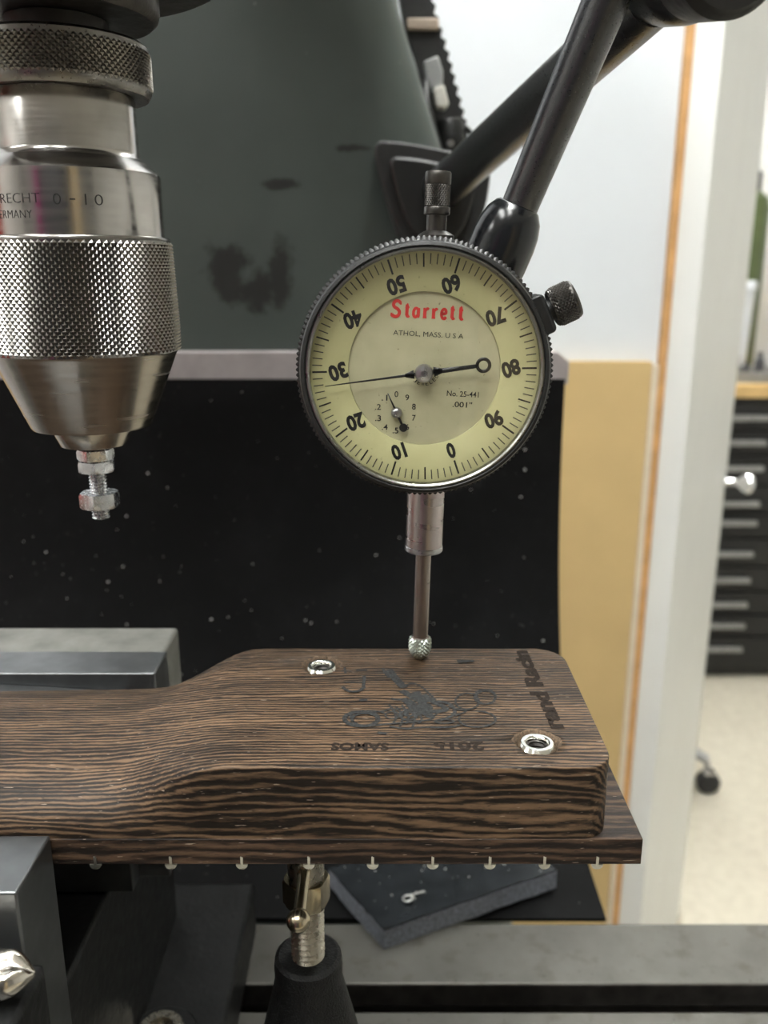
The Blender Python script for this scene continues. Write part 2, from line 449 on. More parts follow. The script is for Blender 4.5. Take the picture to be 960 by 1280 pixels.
# ------------------------------------------------------------------ milling machine
mill = thing('milling_machine', 'grey-green vertical milling machine with slotted steel table and black rubber way cover', 'milling machine', (-71, 480, FZ))
CX = -71
def rrect(cx, y0, y1, hw, r, z, n=6):
    P = []
    for (sx, cy, a0) in ((1, y0 + r, -PI / 2), (1, y1 - r, 0), (-1, y1 - r, PI / 2), (-1, y0 + r, PI)):
        for i in range(n + 1):
            a = a0 + PI / 2 * i / n; P.append((cx + sx * (hw - r) + r * math.cos(a), cy + r * math.sin(a), z))
    return P
secs = [rrect(CX, yf, 760, hw, 30, z) for z, hw, yf in ((FZ, 165, 480), (-320, 160, 480), (-46, 131, 476), (-10, 124, 476), (30, 113, 476), (60, 103, 476), (95, 91, 477), (130, 79, 478), (180, 70, 480), (520, 66, 480))]
B().loft(secs).build('column', 'machine_paint', mill, smooth=50)
B().prism([(-239, -59), (99, -59), (99, -47), (92.5, -41.5), (-239, -41.5)], 468, 476.5, 'y').build('clamp_bar', 'bar_grey', mill, bevel=.8)
# rubber cover hanging from the bar and running forward to the table
cp = [(467.5, -56), (466.5, -90), (462, -130), (454, -165), (441, -200), (424, -232), (400, -257), (378, -268), (355, -271), (318, -272.5)]
def catmull(P, k=4):
    Q = []
    for i in range(len(P) - 1):
        p0, p1, p2, p3 = [Vector(P[max(0, min(len(P) - 1, j))]) for j in (i - 1, i, i + 1, i + 2)]
        for q in range(k):
            t_ = q / k; Q.append(.5 * ((2 * p1) + (p2 - p0) * t_ + (2 * p0 - 5 * p1 + 4 * p2 - p3) * t_ ** 2 + (3 * p1 - p0 - 3 * p2 + p3) * t_ ** 3))
    Q.append(Vector(P[-1])); return Q
Q = catmull(cp); poly = [(p.x, p.y) for p in Q] + [(p.x + .6, p.y - 2.2) for p in Q[::-1]]
B().prism(poly, -239, 97, 'x').build('way_cover', 'rubber', mill, smooth=60)
# table with T-slots
tp = [(20, -300), (20, -270)]
for yc in (72.5, 172.5, 272.5):
    tp += [(yc - 6.5, -270), (yc - 6.5, -281), (yc - 11, -281), (yc - 11, -290), (yc + 11, -290), (yc + 11, -281), (yc + 6.5, -281), (yc + 6.5, -270)]
tp += [(312, -270), (312, -318), (20, -318)]
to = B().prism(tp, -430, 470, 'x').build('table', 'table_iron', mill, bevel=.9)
to.data.materials.append(M['oily_shade_iron'])      # unground oily slots, darkened further to paint the shade inside them
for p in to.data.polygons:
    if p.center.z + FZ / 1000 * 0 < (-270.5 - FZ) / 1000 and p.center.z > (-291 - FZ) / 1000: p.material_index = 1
B().box(-215, 75, 40, 330, -420, -318.5).build('saddle', 'machine_paint', mill, bevel=4)
B().box(-190, 50, 60, 479, FZ, -421).build('knee', 'machine_paint', mill, bevel=6)
# head, quill and spindle nose above the chuck
secs = [rrect(CX, 130, 500, 84, 40, z) for z in (320, 520)]
B().loft(secs).build('head', 'machine_paint', mill, smooth=50, bevel=6)
AX = (-71.7, 212)
B().lathe([(0, 61), (34.5, 61), (36.6, 62), (37, 64), (37, 320), (0, 320)], (AX[0], AX[1], 0), seg=72).build('quill', 'oily_shade_iron', mill)
B().lathe([(0, 52.6), (20.6, 52.6), (21.8, 53.6), (22.2, 55), (22.2, 57.8), (21.7, 58.5), (21.7, 61.5), (0, 61.5)], (AX[0], AX[1], 0), seg=72).build('spindle_nose', 'oily_shade_iron', mill)
# push buttons and fins do not show; the dusty chips on the cover do
def flakes(n, seed, place, lo, hi):
    rnd = random.Random(seed); b = B()
    for _ in range(n):
        p, nx = place(rnd); r = lo + (hi - lo) * rnd.random() ** 3
        u, w_, d = frame(nx); k = rnd.randint(4, 6); a0 = rnd.random() * 6
        top = [b.v(Vector(p) + d * (.25 * r) + (u * math.cos(a0 + 2 * PI * i / k) + w_ * math.sin(a0 + 2 * PI * i / k)) * r * rnd.uniform(.5, 1)) for i in range(k)]
        bot = [b.v(Vector(p) - d * .2 + (u * math.cos(a0 + 2 * PI * i / k) + w_ * math.sin(a0 + 2 * PI * i / k)) * r * .5) for i in range(k)]
        b.f(top); b.f(bot[::-1])
        for i in range(k): b.f([top[i], top[(i + 1) % k], bot[(i + 1) % k], bot[i]][::-1])
    return b
def on_cover(rnd):
    i = int(rnd.random() ** .8 * (len(Q) - 2)); t_ = rnd.random(); p = Q[i].lerp(Q[i + 1], t_)
    d = Q[i + 1] - Q[i]; return (rnd.uniform(-235, 94), p.x, p.y), (0, d.y, -d.x)
o = flakes(330, 3, on_cover, .18, .95).build('metal_chips', 'swarf', None, smooth=0)
o['kind'] = 'stuff'; tag(o, 'pale metal chips dusted over the black rubber cover', 'metal chips')

# ------------------------------------------------------------------ drill chuck (knurled keyless chuck)
ck = thing('drill_chuck', 'bright steel keyless drill chuck with knurled sleeve, hanging from the spindle', 'drill chuck', (AX[0], AX[1], -41.6))
c0 = (AX[0], AX[1], 0)
B().lathe([(0, 24), (11, 24), (11, 52.4), (0, 52.4)], c0, seg=40).build('arbor', 'oily_shade_iron', ck)
rg = B().lathe([(14, 37.6), (18.6, 37.2), (19.3, 38.4), (19.3, 38.9)], c0, seg=96).build('ring_lower_lip', 'ring_knurl_steel', ck)
B().knurl(c0, (0, 0, 1), 19.25, 19.25, 38.8, 46.6, 84, 6, .50).build('ring_knurling', 'ring_knurl_steel', ck, smooth=12)
B().lathe([(19.3, 46.5), (19.2, 47.4), (18.4, 48.1), (10.5, 48.1)], c0, seg=96).build('ring_upper_lip', 'ring_knurl_steel', ck)
B().lathe([(10.5, 37.7), (15.2, 37.4), (15.5, 36.8), (15.55, 25.6), (15.8, 24.9), (16.6, 24.0)], c0, seg=120).build('neck', 'chuck_steel', ck)
B().lathe([(16.6, 24.0), (19.5, 21.5), (20.05, 20.9), (20.1, 20.2), (20.15, 7.4), (20.1, 6.8)], c0, seg=120).build('body', 'chuck_steel', ck, smooth=25)
B().lathe([(19.9, 7.3), (21.0, 7.3), (21.35, 6.9), (21.4, 6.2)], c0, seg=120).build('sleeve_lip', 'knurl_steel', ck)
rs = lambda t_: 21.35 + .65 * min(1, (1 - t_) / .75)
B().knurl(c0, (0, 0, 1), rs, None, -18.6, 6.4, 86, 17, .52).build('sleeve_knurling', 'knurl_steel', ck, smooth=12)
B().lathe([(21.9, -18.5), (21.3, -19.2), (14.4, -36.2), (14.0, -36.8), (12.5, -37.0), (8.6, -37.0)], c0, seg=120).build('sleeve_cone', 'chuck_cone_steel', ck)
B().lathe([(9.6, -36.9), (9.4, -38.0), (7.9, -41.4), (7.4, -41.6), (3.2, -41.6), (3.2, -37)], c0, seg=72).build('nose', 'chuck_cone_steel', ck)
for q in range(3):
    a = math.radians(50 + 120 * q); b = B()
    u = Vector((math.cos(a), math.sin(a), 0)); s_ = Vector((-u.y, u.x, 0)); cc = Vector(c0)
    sec = lambda z, r: [cc + Vector((0, 0, z)) + u * 2.35 - s_ * .5, cc + Vector((0, 0, z)) + u * r - s_ * 2.0, cc + Vector((0, 0, z)) + u * r + s_ * 2.0, cc + Vector((0, 0, z)) + u * 2.35 + s_ * .5]
    b.loft([sec(-42.6, 3.6), sec(-41.9, 4.6), sec(-38, 6)]).build('jaw', 'oily_shade_iron', ck)
# engraved lettering wrapped on the body
th0 = math.atan2(71.7, 212)
def on_body(dx, z):
    def fn(a, b_):
        th = th0 + (dx + a) / 20.15; return (AX[0] + 20.19 * math.sin(th), AX[1] - 20.19 * math.cos(th), z + b_)
    return fn
eb = B()
for ch, w_, dx in (('0', 1.6, -3.1), ('-', 1.1, 0), ('1', .26, 2.65), ('0', 1.75, 5.35)): eb.text(ch, 2.15 if ch != '-' else .3, w_, on_body(dx, 14.4), -.014)
eb.text('ALBRECHT', 1.9, 15.0, on_body(-6.6, 14.6), -.02, align='R')
eb.text('GERMANY', 1.6, 9.8, on_body(-8.6, 11.4), -.02, align='R')
eb.build('engraved_lettering', 'etched_mark', ck, fix=False)

# threaded stud with nuts clamped in the chuck
st = thing('threaded_stud', 'small zinc-plated threaded stud with hex nuts clamped in the chuck jaws', 'threaded stud', (AX[0], AX[1], -60.6))
def thread(R_, z0, z1, pitch, dep):
    P = [(0, z0), (R_ - dep * 1.5, z0)]; z = z0
    while z < z1 - pitch: P += [(R_, z + pitch * .5), (R_ - dep, z + pitch)]; z += pitch
    return P + [(R_ - dep, z1), (0, z1)]
B().lathe(thread(2.2, -60.6, -40, .8, .36), c0, seg=28).build('thread', 'zinc_steel', st, smooth=60)
def hexnut(cx, cy, z0, z1, R_, rot, hole):
    b = B(); n = 6; K = 5
    ch = R_ * .10; rings = []
    def ring(z, k):     # a hexagon (k=0) or its chamfered, rounder end (k=1)
        P = []
        for i in range(n * K):
            a = 2 * PI * i / (n * K) + rot; hexr = R_ * math.cos(PI / 6) / math.cos(((a - rot) % (PI / 3)) - PI / 6)
            r = min(hexr, R_ * (.93 if k else 1.0)); P.append((cx + r * math.cos(a), cy + r * math.sin(a), z))
        return P
    def inner(z): return [(cx + hole * math.cos(2 * PI * i / (n * K) + rot), cy + hole * math.sin(2 * PI * i / (n * K) + rot), z) for i in range(n * K)]
    b.loft([inner(z0), ring(z0, 1), ring(z0 + ch, 0), ring(z1 - ch, 0), ring(z1, 1), inner(z1)], caps=False)
    return b
for z0, z1, R_, rot in ((-45.3, -42.7, 4.5, .35), (-48.3, -45.5, 4.8, .75), (-57.5, -53.7, 5.0, .55)):
    hexnut(AX[0], AX[1], z0, z1, R_, rot, 1.7).build('hex_nut', 'zinc_steel', st, smooth=25)

# ------------------------------------------------------------------ guitar neck, clamped upside down
YF, YR, ZT, ZJ, ZBt = 158.0, 216.6, -98.4, -115.4, -121.6
XE = 47.6
nk = thing('guitar_neck', 'dark streaked wenge guitar neck lying fretboard down, its heel under the dial indicator', 'guitar neck', (0, 187, ZBt))
def sm(a, b, x):
    t_ = max(0, min(1, (x - a) / (b - a))); return t_ * t_ * (3 - 2 * t_)
def rear(x): return YR - max(0, -x - 30) * .030
K1, K2, K3 = 7, 5, 16
def heel_sec(x, y0, y1, zt, zb, r):
    P = []
    for i in range(K1): P.append((x, y0, zb + (zt - r - zb) * i / K1))
    for i in range(K2): a = PI - PI / 2 * i / (K2 - 1); P.append((x, y0 + r + r * math.cos(a), zt - r + r * math.sin(a)))
    for i in range(1, K3): P.append((x, y0 + r + (y1 - y0 - 2 * r) * i / K3, zt))
    for i in range(K2): a = PI / 2 - PI / 2 * i / (K2 - 1); P.append((x, y1 - r + r * math.cos(a), zt - r + r * math.sin(a)))
    for i in range(1, K1 + 1): P.append((x, y1, zt - r + (zb - zt + r) * i / K1))
    return P
NP = len(heel_sec(0, 0, 1, 1, 0, .1))
def neck_sec(x, y0, y1, zt, zb):
    P = []; n_ = 2.25; c_ = (y0 + y1) / 2; hw = (y1 - y0) / 2
    for i in range(NP):
        t_ = PI * (1 - i / (NP - 1)); ct, s_ = math.cos(t_), math.sin(t_)
        P.append((x, c_ + hw * math.copysign(abs(ct) ** (2 / n_), ct), zb + (zt - zb) * abs(s_) ** (2 / n_)))
    return P
secs = []
xs = [-330, -280, -230, -180, -140, -110, -90, -80, -72, -66, -61, -57, -54, -51, -48.5, -46, -44, -42, -40, -38, -36, -34, -32, -20, -8, 4, 16, 28, 36]
xs += [XE - 8 + 8 * math.sin(PI / 2 * i / 9) for i in range(10)]
for x in xs:
    e = sm(-66, -31, x); e2 = sm(-58, -35, x)
    rr = max(0, x - (XE - 8)); inr = 8 - math.sqrt(max(0, 64 - rr * rr)); rf = max(0, x - (XE - 6)); inf = 6 - math.sqrt(max(0, 36 - rf * rf))
    y0 = YF + inf; y1 = rear(x) - inr; zn = -103.0 + min(0, x + 60) * .004
    zt = zn + (ZT - zn) * e
    A = neck_sec(x, y0, y1, zt, ZJ); Hs = heel_sec(x, y0, y1, zt, ZJ, .5)
    secs.append([tuple(a + (h - a) * e2 for a, h in zip(p, q)) for p, q in zip(A, Hs)])
nb = B(); nb.loft(secs)
heel = nb.build('neck_shaft', 'wenge', nk, smooth=45)
INS = [(-16.2, 206.3), (33.2, 168.2)]
for x, y in INS:       # drilled, chipped holes for the inserts
    c = B().lathe([(0, -112), (4.6, -112), (4.6, -99.8), (5.1, -98.9), (5.5, -97.5), (0, -97.5)], (x, y, 0), seg=26, wob=lambda i, h: 1 + (.05 * math.sin(i * 1.1) + .04 * math.sin(i * 2.7) if h > -100 else 0)).build('cutter', 'chipped_wood', nk)
    md = heel.modifiers.new('hole', 'BOOLEAN'); md.object = c; md.operation = 'DIFFERENCE'; md.solver = 'EXACT'; md.material_mode = 'TRANSFER'
dg = bpy.context.evaluated_depsgraph_get(); ev = heel.evaluated_get(dg)
nm = bpy.data.meshes.new_from_object(ev); heel.modifiers.clear(); heel.data = nm
for o in [o for o in bpy.data.objects if o.name.startswith('cutter')]: bpy.data.objects.remove(o)
for x, y in INS:
    b = B().lathe([(2.3, -111), (2.3, -99.0), (2.5, -98.6), (2.8, -98.45), (3.5, -98.55), (4.1, -99.3), (4.1, -104), (4.1, -111)], (x, y, 0), seg=48)
    ins = b.build('threaded_insert', 'insert_nickel', nk); ins['label'] = 'shiny nickel threaded insert'
    P = []; z = -111
    while z < -99.6: P += [(2.3, z), (1.9, z + .5)]; z += 1.0
    B().lathe(P + [(2.3, -99.4)], (x, y, 0), seg=32).build('internal_thread', 'oily_shade_iron', ins)  # dark tone paints the shade inside the nickel bore
    B().lathe([(0, -108.5), (2.35, -108.5)], (x, y, 0), seg=24).build('insert_bottom', 'oily_shade_iron', ins)
fb = B().loft([[(x, YF - .1, ZBt), (x, YF - .1, ZJ - .05), (x, rear(x) + .1, ZJ - .05), (x, rear(x) + .1, ZBt)] for x in (-330, -200, -120, -30, 20, 54.6)]).build('fretboard', 'wenge_board', nk, bevel=.15)
fx = [-15.95, -2.4, 10.35, 22.5, 34.1, 45.3]
x = -15.95; sp = 14.25
while x > -320:
    x -= sp; sp *= 1.0595; fx.append(x)
fm = None
for x in fx:
    if fm is None:
        b = B(); P = [(1.25 * math.cos(a), ZBt - 1.15 * math.sin(a)) for a in [PI * i / 8 for i in range(9)]] + [(-.28, ZBt), (-.28, ZBt + 1.9), (.28, ZBt + 1.9), (.28, ZBt)]
        b.prism([(p, q) for p, q in P], YF - .28, YR - .3, 'y')
        fo = b.build('fret', 'fret_nickel', nk, local=False, smooth=40); fm = fo; base_x = 0
    else:
        fo = fm.copy(); COL.objects.link(fo); fo.parent = nk
    fo.location.x = x / 1000; 
    if x < -32: fo.scale.y = 1; fo.location.y = (rear(x) - YR) / 1000 * .5; fo.location.y = 0; fo.scale.y = 1 - (YR - rear(x)) / 60
    if x < -32: fo.location.y = -(YR - rear(x)) / 2 / 1000
# burnt-in drawing and lettering on the heel
ZS = ZT + .08
SK=[(2.0,[(1.19,203.16),(3.0,197.9),(4.89,193.22)]),(0.7,[(-0.34,204.32),(0.17,201.63),(1.34,198.63)]),(0.6,[(4.57,193.22),(6.59,195.5),(8.85,194.28),(10.93,190.1),(12.19,186.73)]),(1.8,[(4.21,191.82),(6.4,189.08),(8.85,186.4),(10.78,187.06)]),(2.2,[(5.07,187.06),(7.18,183.78),(8.89,179.98)]),(2.0,[(7.75,191.13),(8.85,186.4),(10.12,179.98),(11.58,178.74)]),(1.4,[(9.63,189.76),(11.38,186.4),(13.74,183.78),(14.23,181.86),(10.49,181.23)]),(1.0,[(1.59,187.73),(3.49,187.06),(5.72,187.73)]),(0.9,[(12.64,186.4),(15.39,185.08),(16.4,181.86),(15.59,179.36),(12.38,176.91)]),(0.55,[(1.12,184.81),(2.17,181.86),(2.74,178.63),(2.1,175.94)]),(0.55,[(2.44,184.04),(3.56,181.86),(4.18,177.67),(3.52,174.41)]),(0.55,[(4.21,184.5),(4.95,181.86),(5.66,178.37),(4.98,175.65)]),(0.55,[(5.33,184.8),(6.34,181.86),(7.14,178.96),(6.37,174.11)]),(0.55,[(7.01,182.99),(7.73,181.86),(8.56,177.88),(7.87,175.85)]),(0.6061631481075513,[(7.22,178.32),(5.96,177.29),(4.48,177.59),(3.65,179.04),(3.99,180.8),(5.3,181.78),(6.8,181.37),(7.54,179.83),(7.09,178.11),(5.75,177.25),(4.31,177.73)]),(0.4122265609842745,[(12.13,180.98),(12.23,180.62),(12.15,180.25),(11.91,179.92),(11.52,179.66),(11.03,179.51),(10.52,179.49),(10.02,179.59),(9.61,179.8),(9.34,180.11),(9.22,180.47)]),(0.6681046012951402,[(10.09,184.31),(10.42,183.84),(10.62,183.24),(10.7,182.57),(10.63,181.89),(10.44,181.25),(10.13,180.71),(9.73,180.31),(9.28,180.08),(8.81,180.05),(8.36,180.2)]),(0.5008650560526574,[(7.53,181.05),(7.69,180.94),(7.84,180.8),(7.96,180.63),(8.06,180.43),(8.12,180.22),(8.16,179.99),(8.17,179.76),(8.15,179.53),(8.1,179.3),(8.02,179.09)]),(0.44815162406567655,[(1.0,178.13),(0.34,179.13),(0.53,180.35),(1.46,181.11),(2.63,180.98),(3.37,180.03),(3.29,178.8),(2.43,177.97),(1.27,177.98),(0.44,178.83),(0.39,180.06)]),(0.4209347156603387,[(2.94,180.29),(2.35,181.06),(2.48,181.97),(3.28,182.62),(4.41,182.73),(5.36,182.24),(5.72,181.37),(5.32,180.51),(4.36,180.03),(3.25,180.14),(2.46,180.78)]),(0.6665102855357301,[(5.86,179.08),(5.12,179.26),(4.72,179.9),(4.89,180.66),(5.53,181.1),(6.3,180.99),(6.76,180.38),(6.67,179.62),(6.07,179.12),(5.3,179.16),(4.78,179.7)]),(0.46587344838010714,[(11.13,182.48),(10.47,181.41),(9.52,181.39),(8.92,182.42),(9.1,183.82),(9.93,184.62),(10.85,184.25),(11.2,182.98),(10.76,181.69),(9.84,181.26),(9.05,181.98)]),(0.607207284765874,[(13.08,175.79),(11.84,176.21),(11.65,176.92),(12.63,177.49),(14.2,177.6),(15.45,177.17),(15.63,176.47),(14.65,175.9),(13.09,175.79),(11.85,176.21),(11.65,176.92)]),(1.1,[(-1.37,177.82),(-1.51,176.88),(-1.95,176.03),(-2.64,175.32),(-3.53,174.82),(-4.54,174.56),(-5.61,174.56),(-6.63,174.82),(-7.55,175.32),(-8.27,176.03),(-8.76,176.88),(-8.95,177.82),(-8.84,178.77),(-8.42,179.65),(-7.74,180.39),(-6.83,180.92),(-5.79,181.2),(-4.69,181.2),(-3.64,180.92),(-2.71,180.39),(-1.98,179.65),(-1.53,178.77),(-1.37,177.82)]),(0.7,[(-1.51,177.52),(-1.63,176.75),(-1.96,176.05),(-2.48,175.47),(-3.16,175.06),(-3.93,174.85),(-4.74,174.85),(-5.52,175.06),(-6.21,175.47),(-6.76,176.05),(-7.13,176.75),(-7.27,177.52),(-7.18,178.29),(-6.86,179.01),(-6.34,179.61),(-5.66,180.04),(-4.87,180.26),(-4.04,180.26),(-3.24,180.04),(-2.53,179.61),(-1.99,179.01),(-1.64,178.29),(-1.51,177.52)]),(0.5,[(-7.0,177.37),(-7.28,177.72),(-7.47,178.09),(-7.59,178.48),(-7.62,178.87),(-7.56,179.27),(-7.42,179.65),(-7.19,180.02),(-6.88,180.36),(-6.5,180.67),(-6.05,180.94),(-5.55,181.17),(-5.0,181.34),(-4.42,181.47),(-3.81,181.53),(-3.19,181.54),(-2.58,181.5),(-1.98,181.39),(-1.41,181.23),(-0.89,181.02),(-0.41,180.77),(0.0,180.47),(0.34,180.14)]),(0.6,[(-3.07,180.6),(0.62,181.86),(1.87,183.14)]),(0.6,[(-2.99,174.53),(1.8,175.71),(6.02,176.31),(10.91,177.52)]),(0.6,[(1.19,174.53),(4.75,173.35),(8.33,173.94),(14.58,173.94),(17.06,175.12)]),(0.55,[(26.67,188.32),(26.43,187.25),(26.02,186.29),(25.46,185.49),(24.8,184.92),(24.09,184.63),(23.39,184.63),(22.75,184.92),(22.22,185.49),(21.84,186.29),(21.64,187.25),(21.64,188.32),(21.85,189.39),(22.25,190.38),(22.81,191.22),(23.49,191.82),(24.22,192.13),(24.95,192.13),(25.61,191.82),(26.15,191.22),(26.52,190.38),(26.7,189.39),(26.67,188.32)]),(0.5,[(22.44,186.07),(22.22,184.96),(21.79,183.95),(21.19,183.12),(20.49,182.53),(19.71,182.22),(18.94,182.22),(18.23,182.53),(17.63,183.12),(17.19,183.95),(16.95,184.96),(16.92,186.07),(17.12,187.19),(17.54,188.23),(18.13,189.1),(18.85,189.73),(19.65,190.06),(20.45,190.06),(21.19,189.73),(21.8,189.1),(22.23,188.23),(22.45,187.19),(22.44,186.07)]),(0.55,[(21.55,181.23),(22.51,181.13),(23.39,180.84),(24.15,180.37),(24.75,179.75),(25.15,179.02),(25.34,178.21),(25.31,177.38),(25.06,176.55),(24.61,175.79),(23.99,175.12),(23.22,174.58),(22.35,174.19),(21.42,173.98),(20.47,173.95),(19.57,174.11),(18.74,174.44),(18.04,174.93),(17.49,175.57),(17.14,176.31),(16.99,177.12),(17.07,177.95),(17.36,178.77)]),(0.4,[(26.44,188.06),(26.24,187.17),(25.88,186.35),(25.4,185.68),(24.82,185.2),(24.2,184.95),(23.59,184.95),(23.03,185.2),(22.56,185.68),(22.23,186.35),(22.05,187.17),(22.06,188.06),(22.24,188.97),(22.59,189.8),(23.07,190.5),(23.66,191.01),(24.29,191.27),(24.92,191.27),(25.5,191.01),(25.97,190.5),(26.3,189.8),(26.46,188.97),(26.44,188.06)]),(0.5,[(14.99,183.78),(17.2,182.18),(19.06,181.39),(16.18,179.05)]),(1.0,[(-1.47,171.62),(0.59,171.33)]),(1.1,[(-5.86,186.73),(-3.96,186.73)]),(0.9,[(-4.94,193.69),(-5.01,193.27),(-5.12,192.87),(-5.27,192.5),(-5.45,192.15),(-5.67,191.84),(-5.91,191.57),(-6.18,191.34),(-6.47,191.16),(-6.78,191.03),(-7.1,190.95),(-7.42,190.92),(-7.75,190.95),(-8.08,191.03),(-8.39,191.16),(-8.7,191.34),(-8.98,191.57),(-9.24,191.84),(-9.48,192.15),(-9.69,192.5),(-9.86,192.87),(-10.0,193.27),(-10.09,193.69)]),(0.6,[(-10.07,195.93),(-5.28,195.93)]),(0.8,[(-4.96,199.38),(-5.06,193.22)]),(0.6,[(-10.11,204.32),(-9.72,200.88)]),(0.5,[(-10.87,202.39),(-8.48,202.16)]),(0.6,[(-7.14,202.62),(-4.25,202.62)]),(1.6,[(19.09,207.87),(23.47,208.27)])]
b = B()
for i, (w_, P) in enumerate(SK): b.ribbon(P, w_ * 1.05, lambda a, c_, z=ZS + .003 * i: (a, c_, z), 3, .0012)
b.build('burnt_drawing', 'char', nk, fix=False)
b = B()
b.text('2015', 3.6, 10.8, lambda a, c_: (16.0 - a, 166.3 - c_, ZS), .04)
b.text('SAMOS', 3.2, 12.4, lambda a, c_: (-5.2 - a, 166.0 - c_, ZS), .04)
def side_text(a, c_):
    y = 190.0 + a; return (37.4 - (y - 190) * .045 - c_, y, ZS)
b.text('rand Racin', 4.4, 41.5, lambda a, c_: side_text(a + 4.3, c_), .055)
b.build('burnt_lettering', 'faint_char', nk, fix=False)

# ------------------------------------------------------------------ dial indicator (local frame: z up along the plunger, dial towards -y)
di = thing('dial_indicator', 'round cream-faced dial indicator in a black knurled bezel, plunger resting on the wooden heel', 'dial indicator', (9.3, 210, -98.4), (0, math.radians(1.44), 0))
UP = (0, 0, 1); FW = (0, -1, 0)
L = dict(local=True)
B().knurl((0, 0, 0), UP, lambda t_: (1.9 + .75 * min(1, t_ * 3.2)) if t_ < .85 else 2.65 - .3 * (t_ - .85) / .15, None, 1.1, 6.3, 15, 5, .40).build('contact_point_knurling', 'tip_steel', di, smooth=12, **L)
B().lathe([(0, 0), (.9, .1), (1.6, .5), (1.95, 1.15)], seg=32).build('contact_point_ball', 'tip_steel', di, **L)
B().lathe([(2.3, 6.2), (2.0, 6.35), (1.95, 6.4), (1.95, 30.5)], seg=32).build('plunger_rod', 'rod_steel', di, **L)
B().lathe([(1.9, 29.9), (4.5, 29.9), (4.78, 30.2), (4.78, 31.2), (4.55, 31.35)], seg=48).build('stem_collar', 'hub_steel', di, **L)
B().lathe([(4.5, 31.3), (4.62, 31.4), (4.62, 55)], seg=48).build('stem', 'stem_steel', di, **L)
DX, DZ = -2.2, 76.9            # dial centre
B().lathe([(0, -9), (25, -9), (26.5, -7.5), (26.5, 11), (26.8, 11.5), (0, 11.5)], (DX, 0, DZ), FW, 96).build('case', 'black_bezel', di, **L)
# bezel: serrated rim and plain lip
N = 150; b = B(); rings = []
for r0, h, tooth in ((26.6, 11.2, 0), (27.7, 11.2, 0), (28.35, 11.9, 1), (28.35, 14.6, 1), (27.8, 15.3, 0), (27.75, 16.6, 0), (27.4, 17.4, 0), (26.75, 17.7, 0), (26.45, 17.5, 0), (26.4, 15.5, 0)):
    ring = []
    for i in range(N * 4):
        a = 2 * PI * i / (N * 4); r = r0 + (.42 * (1, .55, -.25, .55)[i % 4] if tooth else 0)
        ring.append((DX + r * math.sin(a), -h, DZ + r * math.cos(a)))
    rings.append(ring)
bz = b.loft(rings, caps=False).build('bezel', 'black_bezel', di, smooth=30, **L)
B().lathe([(26.5, 15.4), (26.45, 17.3), (26.2, 17.75), (25.85, 17.8), (25.5, 17.5), (25.5, 15.3)], (DX, 0, DZ), FW, 128).build('crystal_rim', 'rim_steel', bz, **L)
def D(x, z): return (DX + x, z)
def on_dial(cx, cz, h, rot=0):
    c_, s_ = math.cos(rot), math.sin(rot)
    return lambda a, b_: (DX + cx + a * c_ - b_ * s_, -h, DZ + cz + a * s_ + b_ * c_)
HP, HC = 14.3, 13.8            # ring plate stands just proud of the centre plate
ring = B().lathe([(17.05, 13.4), (17.05, HP - .1), (17.2, HP), (25.9, HP), (25.9, 13.4)], (DX, 0, DZ), FW, 128, closed=True).build('dial_ring', 'dial_ring', di, **L)
cen = B().lathe([(0, HC), (17.0, HC), (17.0, 11.6), (0, 11.6)], (DX, 0, DZ), FW, 128).build('dial_centre', 'dial_centre', di, **L)
OFF = math.radians(159.5)       # the ring has been turned until zero sits low on the right
b = B(); b2 = B()
for i in range(100):
    a = OFF + 2 * PI * i / 100; big = i % 10 == 0; mid = i % 5 == 0
    ln = 3.3 if big else (2.9 if mid else 2.25); wd = .42 if big else (.34 if mid else .24); r1 = 25.1; r0 = r1 - ln
    s_, c_ = math.sin(a), math.cos(a)
    (b if mid else b2).ribbon([(r0 * s_, r0 * c_), (r1 * s_, r1 * c_)], wd, on_dial(0, 0, HP + .04), 0)
for i in range(10):
    a = OFF + 2 * PI * i / 10; r = 19.35
    b.text('%d' % (i * 10), 3.75, 1.9 if i == 0 else (3.3 if i == 1 else 4.15), on_dial(r * math.sin(a), r * math.cos(a), HP + .05, -OFF), .045)
b.build('numerals', 'ink_black', ring, fix=False, **L)
b2.build('graduations', 'ink_grey', ring, fix=False, **L)
# red maker's name in heavy lettering
b = B(); rt = math.radians(-1.6)
fn0 = on_dial(.55, 11.35, HC + .05, rt)
U = 2.05                        # x-height
def let(x, strokes, sc=1.0):
    for k_, (wd, P) in enumerate(strokes): b.ribbon([(x + px, pz * U) for px, pz in P], wd, lambda a, c_, e=k_ * .006: Vector(fn0(a, c_)) - Vector((0, e, 0)), 5)
LS = [(.62, [(1.75, 1.42), (1.35, 1.62), (.75, 1.58), (.38, 1.28), (.62, .98), (1.2, .80), (1.62, .50), (1.45, .14), (.9, -.02), (.3, .08), (.12, .22)]), (.4, [(1.72, 1.60), (1.82, 1.25)]), (.35, [(.05, .36), (.14, -.02)])]
Lt = [(.62, [(.48, 1.30), (.48, .15)]), (.36, [(.12, .98), (.95, 1.02)]), (.45, [(.42, .2), (.66, .04), (1.0, .14)]), (.3, [(.30, 1.08), (.60, 1.42)])]
La = [(.55, [(1.05, .92), (.55, .95), (.25, .62), (.28, .22), (.62, .04), (1.0, .20)]), (.60, [(1.18, 1.0), (1.18, .12)]), (.42, [(1.1, .12), (1.42, .08)])]
Lr = [(.62, [(.36, 1.0), (.36, .04)]), (.32, [(.05, .92), (.42, 1.0)]), (.34, [(.02, .05), (.74, .05)]), (.46, [(.55, .78), (.82, 1.0), (1.12, .90)])]
Le = [(.55, [(.22, .50), (.75, .55), (1.08, .62), (1.0, .92), (.62, 1.02), (.28, .80), (.20, .42), (.42, .10), (.82, .02), (1.12, .22)])]
